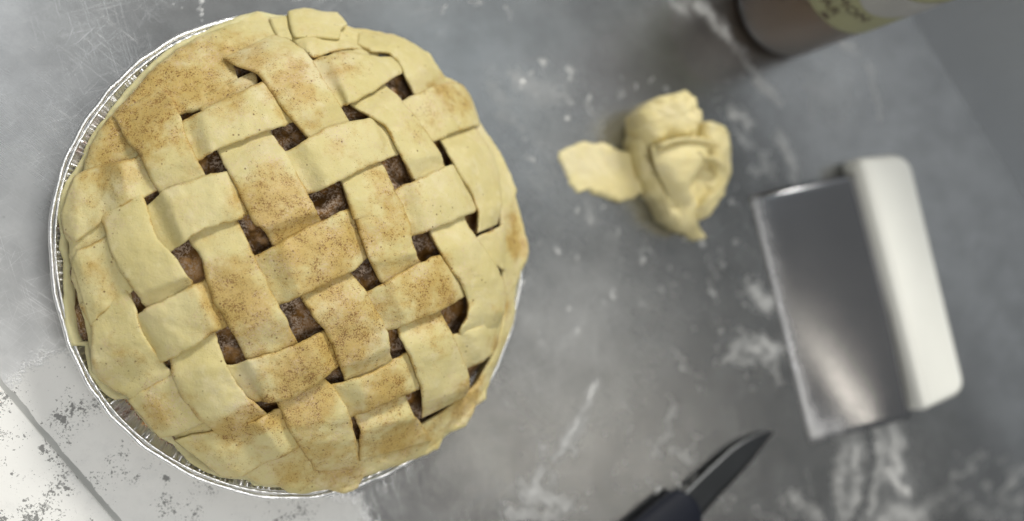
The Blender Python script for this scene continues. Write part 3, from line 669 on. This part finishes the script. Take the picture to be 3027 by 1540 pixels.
base_o = [T6(700,320),T6(685,400),T6(675,480),T6(700,640),T6(740,760),T6(790,850),T6(870,960),T6(905,1060),T6(960,1115),T6(1020,1140),T6(1075,1100),T6(1090,1030),T6(1140,1040),T6(1190,980),T6(1225,925),T6(1268,870),T6(1300,740),T6(1322,620),T6(1320,500),T6(1270,400),T6(1190,370),T6(1100,360),T6(1050,230),T6(950,190),T6(840,210),T6(760,270)]
pad('dough_fold', base_o, tilt(.020, 0, 0, 1000, 650, .006, .03), M_scrap, bun, seed=21, proj=pA(.015), round_=.010, bot=.0006, dust=False, nr=16, na=200, lump=.0025)
pad('dough_fold', [T6(700,310),T6(745,250),T6(840,190),T6(930,178),T6(1010,160),T6(1060,195),T6(1092,270),T6(1112,370),T6(1090,450),T6(1000,480),T6(900,500),T6(820,525),T6(770,490),T6(720,400)], tilt(.034, .10, .25, 900, 340, .004, .014), M_scrap, bun, seed=23, proj=pA(.033), round_=.006, bot=.012, dust=False, lump=.0016)
pad('dough_fold', [T6(1130,380),T6(1210,378),T6(1275,400),T6(1312,470),T6(1325,560),T6(1318,660),T6(1285,770),T6(1235,760),T6(1200,660),T6(1170,560),T6(1120,470)], tilt(.031, -.1, .15, 1240, 560, .003, .012), M_scrap, bun, seed=25, proj=pA(.030), round_=.007, bot=.010, dust=False, lump=.0018)
pad('dough_fold', [T6(1050,820),T6(1110,760),T6(1200,730),T6(1268,780),T6(1280,870),T6(1225,935),T6(1170,1030),T6(1100,1040),T6(1075,960)], tilt(.023, .1, .2, 1160, 890, .002, .01), M_scrap, bun, seed=27, proj=pA(.021), round_=.006, bot=.004, dust=False, lump=.0022)
pad('dough_fold', [T6(690,340),T6(740,400),T6(780,520),T6(830,680),T6(890,860),T6(955,1010),T6(965,1070),T6(905,1050),T6(860,950),T6(785,840),T6(710,690),T6(672,500)], tilt(.022, .2, .1, 800, 680), M_scrap, bun, seed=29, proj=pA(.020), round_=.006, bot=.002, dust=False, lump=.001)
flatf = lambda zs: None
def scrap_ribbon(name, stations, parent, th=.004, seed=0.0):
    A = catmull([at(*a, z) for a, b, z in stations], 8); B = catmull([at(*b, z) for a, b, z in stations], 8)
    Zs = catmull(np.array([[z] for a, b, z in stations]), 8)[:, 0]; V = []; nv = 13
    for i in range(len(A)):
        t = B[i]-A[i]; wdt = np.linalg.norm(t[:2])
        for k in range(nv):
            s = k/(nv-1); s = .5-.5*math.cos(math.pi*s); p = A[i]+t*s
            V.append((p[0], p[1], Zs[i]-th*.9*(abs(2*s-1)**4)+.0022*(1-(2*s-1)**2)+.0012*fbm(p, 90, 3, seed)))
        for s in (.93, .5, .07):
            p = A[i]+t*s; V.append((p[0], p[1], max(.0006, Zs[i]-th)))
    nn = nv+3; F_ = grid_faces(len(A), nn, False, True); F_ += [tuple(range(nn)), tuple(range((len(A)-1)*nn, len(A)*nn))]
    return build(name, V, F_, M_scrap, parent, True, {'dust': np.zeros(len(V))})
scrap_ribbon('dough_fold', [(T6(790,520),T6(1170,470),.030),(T6(795,560),T6(1195,510),.0345),(T6(815,650),T6(1190,610),.036),(T6(850,740),T6(1110,730),.034),(T6(900,850),T6(1060,820),.030),(T6(940,960),T6(1075,930),.022),(T6(980,1080),T6(1090,1040),.013),(T6(1040,1160),T6(1125,1120),.007),(T6(1085,1195),T6(1150,1170),.005)], bun, .006, 31)
scrap_ribbon('dough_fold', [(T6(820,525),T6(830,560),.036),(T6(900,490),T6(905,530),.0385),(T6(1000,472),T6(1000,515),.0395),(T6(1100,475),T6(1095,520),.039),(T6(1180,500),T6(1165,540),.036)], bun, .006, 33)
scrap_ribbon('dough_fold', [(T6(1060,590),T6(1090,560),.037),(T6(1120,640),T6(1140,600),.036),(T6(1190,650),T6(1200,600),.034),(T6(1240,690),T6(1260,650),.033)], bun, .006, 35)
scrap_ribbon('dough_fold', [(T6(1090,960),T6(1150,990),.024),(T6(1130,890),T6(1190,930),.027),(T6(1180,840),T6(1240,870),.027),(T6(1220,780),T6(1270,800),.026)], bun, .006, 37)

# ------------------------------------------------------------------ bench scraper
S = lambda x, y, z=0: at(x, y, z)
bs_c = at(2180, 760)
scr = empty('bench_scraper', (bs_c[0], bs_c[1], 0), 'polished steel bench scraper with a thick ivory plastic handle', 'bench scraper')
c00, c01 = at(1888, 492, .0012), at(2040, 1112, .0012)          # the cutting edge, resting on the worktop
c10, c11 = at(2170, 432, .0130), at(2292, 1050, .0130)          # where it enters the handle
V = []; SM = []; nu, nv = 40, 28
for side in (0, 1):
    for i in range(nu):
        u = i/(nu-1)
        for j in range(nv):
            v = j/(nv-1)
            p = (c00*(1-u)+c01*u)*(1-v)+(c10*(1-u)+c11*u)*v
            z = p[2]+.0022*math.sin(math.pi*v)*(.35+.8*u)-.0016*math.sin(math.pi*u)*(1-v)*v*4*.4
            V.append((p[0], p[1], z-side*.0009)); SM.append(.6*math.exp(-(v/.08)**2)+.45*math.exp(-((u-1)/.10)**2-((v-.1)/.3)**2)+.015)
Fb = grid_faces(nu, nv); off = nu*nv
Fb += [tuple(x+off for x in reversed(f)) for f in grid_faces(nu, nv)]
loop = [i*nv for i in range(nu)]+[(nu-1)*nv+j for j in range(1, nv)]+[i*nv+nv-1 for i in range(nu-2, -1, -1)]+[j for j in range(nv-2, 0, -1)]
for a, b in zip(loop, loop[1:]+loop[:1]): Fb.append((a, b, b+off, a+off))
build('blade', V, Fb, M_blade, scr, True, {'smudge': SM})
# handle: long bar, outer corners rounded
h = [at(2159, 397, .020), at(2285, 382, .020), at(2430, 985, .020), at(2322, 1036, .020)]
def quad_pt(u, v): return ((h[0]*(1-u)+h[3]*u)*(1-v)+(h[1]*(1-u)+h[2]*u)*v)[:2]
out = []
for (cu, cv, r, ang) in ((0, 0, .005, 270), (0, 1, .013, 180), (1, 1, .011, 90), (1, 0, .005, 0)):
    Ls = np.linalg.norm(h[3]-h[0]); Ws = np.linalg.norm(h[1]-h[0]); ru, rv = r/Ls, r/Ws
    uu = ru if cu == 0 else 1-ru; vv = rv if cv == 0 else 1-rv
    for k in range(11):
        a = math.radians(ang-90*k/10)
        out.append((uu+ru*math.cos(a), vv+rv*math.sin(a)))
out = np.array([quad_pt(*p) for p in out]); cen = out.mean(0); V = []
levels = [(0, .003, .9), (0, .001, .0), (0, .0, .3)]
prof = [(.0030, .0010), (.0010, .0016), (0, .004), (0, .0165), (.0007, .0190), (.0020, .0212), (.0034, .0220), (.0046, .0224)]
# inset along the outline normal, rising from the worktop to the flat top
def inset(P, d):
    T = np.roll(P, -1, 0)-np.roll(P, 1, 0); N_ = np.stack([-T[:, 1], T[:, 0]], 1); N_ /= np.linalg.norm(N_, axis=1)[:, None]+1e-12
    if ((P+N_*1e-4-cen)**2).sum() > ((P-cen)**2).sum(): N_ = -N_
    return P+N_*d
rows = []
for d, z in prof:
    Q = inset(out, d)
    rows.append(np.c_[Q, np.full(len(Q), z)])
nO = len(out); V = np.vstack(rows); Fh = []
for a in range(len(rows)-1):
    for i in range(nO): Fh.append((a*nO+i, a*nO+(i+1) % nO, (a+1)*nO+(i+1) % nO, (a+1)*nO+i))
Fh.append(tuple(range(nO))); Fh.append(tuple(range((len(rows)-1)*nO, len(rows)*nO)))
build('handle', V, Fh, M_white, scr)

# ------------------------------------------------------------------ paring knife
kc = at(1800, 1230)
kn = empty('paring_knife', (kc[0], kc[1], 0), 'small paring knife with a black handle lying on the floured worktop', 'knife')
def Kp(x, y): return ((1850+x/3.857)/DS, (1200+y/3.857)/DS)
spine = [Kp(640, 1030), Kp(760, 905), Kp(900, 770), Kp(1050, 630), Kp(1200, 495), Kp(1330, 405), Kp(1450, 345), Kp(1560, 305), Kp(1640, 290), Kp(1690, 292)]
edge_ = [Kp(880, 1250), Kp(960, 1150), Kp(1060, 1040), Kp(1190, 905), Kp(1310, 775), Kp(1420, 650), Kp(1510, 530), Kp(1580, 440), Kp(1650, 350), Kp(1692, 300)]
zs = np.linspace(.0085, .0042, len(spine)); ze = np.linspace(.0045, .0016, len(spine))
A = catmull([at(*p, z) for p, z in zip(spine, zs)], 6); B = catmull([at(*p, z) for p, z in zip(edge_, ze)], 6)
V = []
for a, b in zip(A, B):
    for s, t in ((0, .0008), (.08, .0009), (.45, .0007), (.8, .0004), (1, .0), (.8, -.0004), (.45, -.0007), (.08, -.0009), (0, -.0008)):
        p = a+(b-a)*s; V.append((p[0], p[1], p[2]+t))
Fk = grid_faces(len(A), 9, False, True); Fk += [tuple(range(9)), tuple(range((len(A)-1)*9, len(A)*9))]
build('blade', V, Fk, M_knifeblade, kn)
hl = [(Kp(600, 955), Kp(800, 1110)), (Kp(540, 955), Kp(850, 1250)), (Kp(450, 1020), Kp(850, 1400)), (Kp(300, 1140), Kp(760, 1560)), (Kp(120, 1290), Kp(590, 1720)), (Kp(-150, 1520), Kp(330, 1950)), (Kp(-450, 1780), Kp(60, 2220)), (Kp(-800, 2080), Kp(-280, 2520)), (Kp(-1000, 2300), Kp(-560, 2650)), (Kp(-1010, 2440), Kp(-760, 2660))]
A = catmull([at(*p, .009) for p, q in hl], 5); B = catmull([at(*q, .009) for p, q in hl], 5); V = []
for i, (a, b) in enumerate(zip(A, B)):
    c = (a+b)/2; hw = (b-a)/2; e = min(1, .72+.07*i, .6+.07*(len(A)-1-i))
    for k in range(20):
        t = 2*math.pi*k/20; V.append((c[0]+hw[0]*math.cos(t), c[1]+hw[1]*math.cos(t), .0086+.0080*e*math.sin(t)))
Fk = grid_faces(len(A), 20, False, True); Fk += [tuple(range(20)), tuple(range((len(A)-1)*20, len(A)*20))]
build('handle', V, Fk, M_black, kn)

# ------------------------------------------------------------------ cinnamon sugar jar
JC = np.array([.4961, .2471]); JR = .0362
jar = empty('spice_jar', (JC[0], JC[1], 0), 'clear jar of brown cinnamon sugar with a yellow green label', 'jar')
def revolve(name, prof, mat_, parent, m=72, c=JC):
    V = []
    for i in range(m):
        a = 2*math.pi*i/m
        for r, z in prof: V.append((c[0]+r*math.cos(a), c[1]+r*math.sin(a), z))
    return build(name, V, grid_faces(m, len(prof), True, False), mat_, parent)
revolve('jar_body', [(0, .002), (JR-.010, .0010), (JR-.006, .0012), (JR-.0025, .0032), (JR-.0008, .0065), (JR, .011), (JR, .158), (JR-.003, .166), (JR-.012, .172), (JR-.012, .184),
                     (JR-.0135, .184), (JR-.0135, .172), (JR-.0045, .165), (JR-.0015, .158), (JR-.0015, .011), (JR-.003, .0065), (JR-.006, .0035), (0, .0032)], M_glass, jar)
revolve('cinnamon_sugar', [(0, .0037), (JR-.0075, .0038), (JR-.004, .0070), (JR-.0021, .012), (JR-.0021, .150), (JR-.006, .152), (0, .150)], M_brown, jar)
revolve('lid', [(0, .200), (JR-.008, .200), (JR-.006, .198), (JR-.006, .174), (JR-.011, .173)], M_lid, jar)
ld = np.array([-JC[0], -JC[1]]); A0_ = math.atan2(ld[1], ld[0])      # azimuth facing the lens
def wrap(name, a0, a1, z0, z1, r, mat_, m=60):
    V = []; 
    for i in range(m+1):
        a = a0+(a1-a0)*i/m
        for z in np.linspace(z0, z1, 5): V.append((JC[0]+r*math.cos(a), JC[1]+r*math.sin(a), z))
    return build(name, V, grid_faces(m+1, 5), mat_, lab if name != 'label' else jar)
lab = None
lab = wrap('label', A0_-1.75, A0_+1.75, .070, .150, JR+.0003, M_green)
def build_sub(name, V, Fs, mat_):
    o = build(name, np.asarray(V)-np.array(jar.location)+0, Fs, mat_); o.parent = lab; return o
V = []
for i in range(61):
    a = A0_-1.6+3.2*i/60
    for z in (.106, .112, .128, .136): V.append((JC[0]+(JR+.0006)*math.cos(a), JC[1]+(JR+.0006)*math.sin(a), z+.004*math.sin(i*.25)))
build_sub('label_band', V, grid_faces(61, 4), M_whitep)
def text_on_jar(body, size, a_mid, z0, mat_, name='lettering'):
    cu = bpy.data.curves.new('lettering', 'FONT'); cu.body = body; cu.size = size; cu.align_x = 'CENTER'; cu.extrude = .0; cu.resolution_u = 3
    to = bpy.data.objects.new('t', cu); col.objects.link(to); dg = bpy.context.evaluated_depsgraph_get()
    me = bpy.data.meshes.new_from_object(to.evaluated_get(dg)); bpy.data.objects.remove(to)
    bm = bmesh.new(); bm.from_mesh(me); bmesh.ops.subdivide_edges(bm, edges=bm.edges[:], cuts=2); bmesh.ops.triangulate(bm, faces=bm.faces[:])
    r = JR+.0009
    for v in bm.verts:
        a = a_mid+v.co.x/r; z = z0+v.co.y
        v.co = Vector((r*math.cos(a), r*math.sin(a), z))
    me2 = bpy.data.meshes.new('lettering'); bm.to_mesh(me2); bm.free()
    o = link('lettering', me2, mat_); o.parent = lab; return o
text_on_jar('CINNAMON', .0105, A0_+.12, .091, M_ink)
text_on_jar('SUGAR', .0105, A0_+.10, .0795, M_ink)
bm = bmesh.new()
for (a0, z0, ra, rz, m_) in ((A0_+.47, .0745, .085, .0022, M_ink), (A0_-.28, .0885, .10, .0055, M_inkg)):
    V = [(JC[0]+(JR+.0009)*math.cos(a0), JC[1]+(JR+.0009)*math.sin(a0), z0)]
    for k in range(24):
        t = 2*math.pi*k/24; a = a0+ra*math.cos(t)
        V.append((JC[0]+(JR+.0009)*math.cos(a), JC[1]+(JR+.0009)*math.sin(a), z0+rz*math.sin(t)))
    build_sub('label_emblem', V, [(0, k+1, (k+1) % 24+1) for k in range(24)], m_)
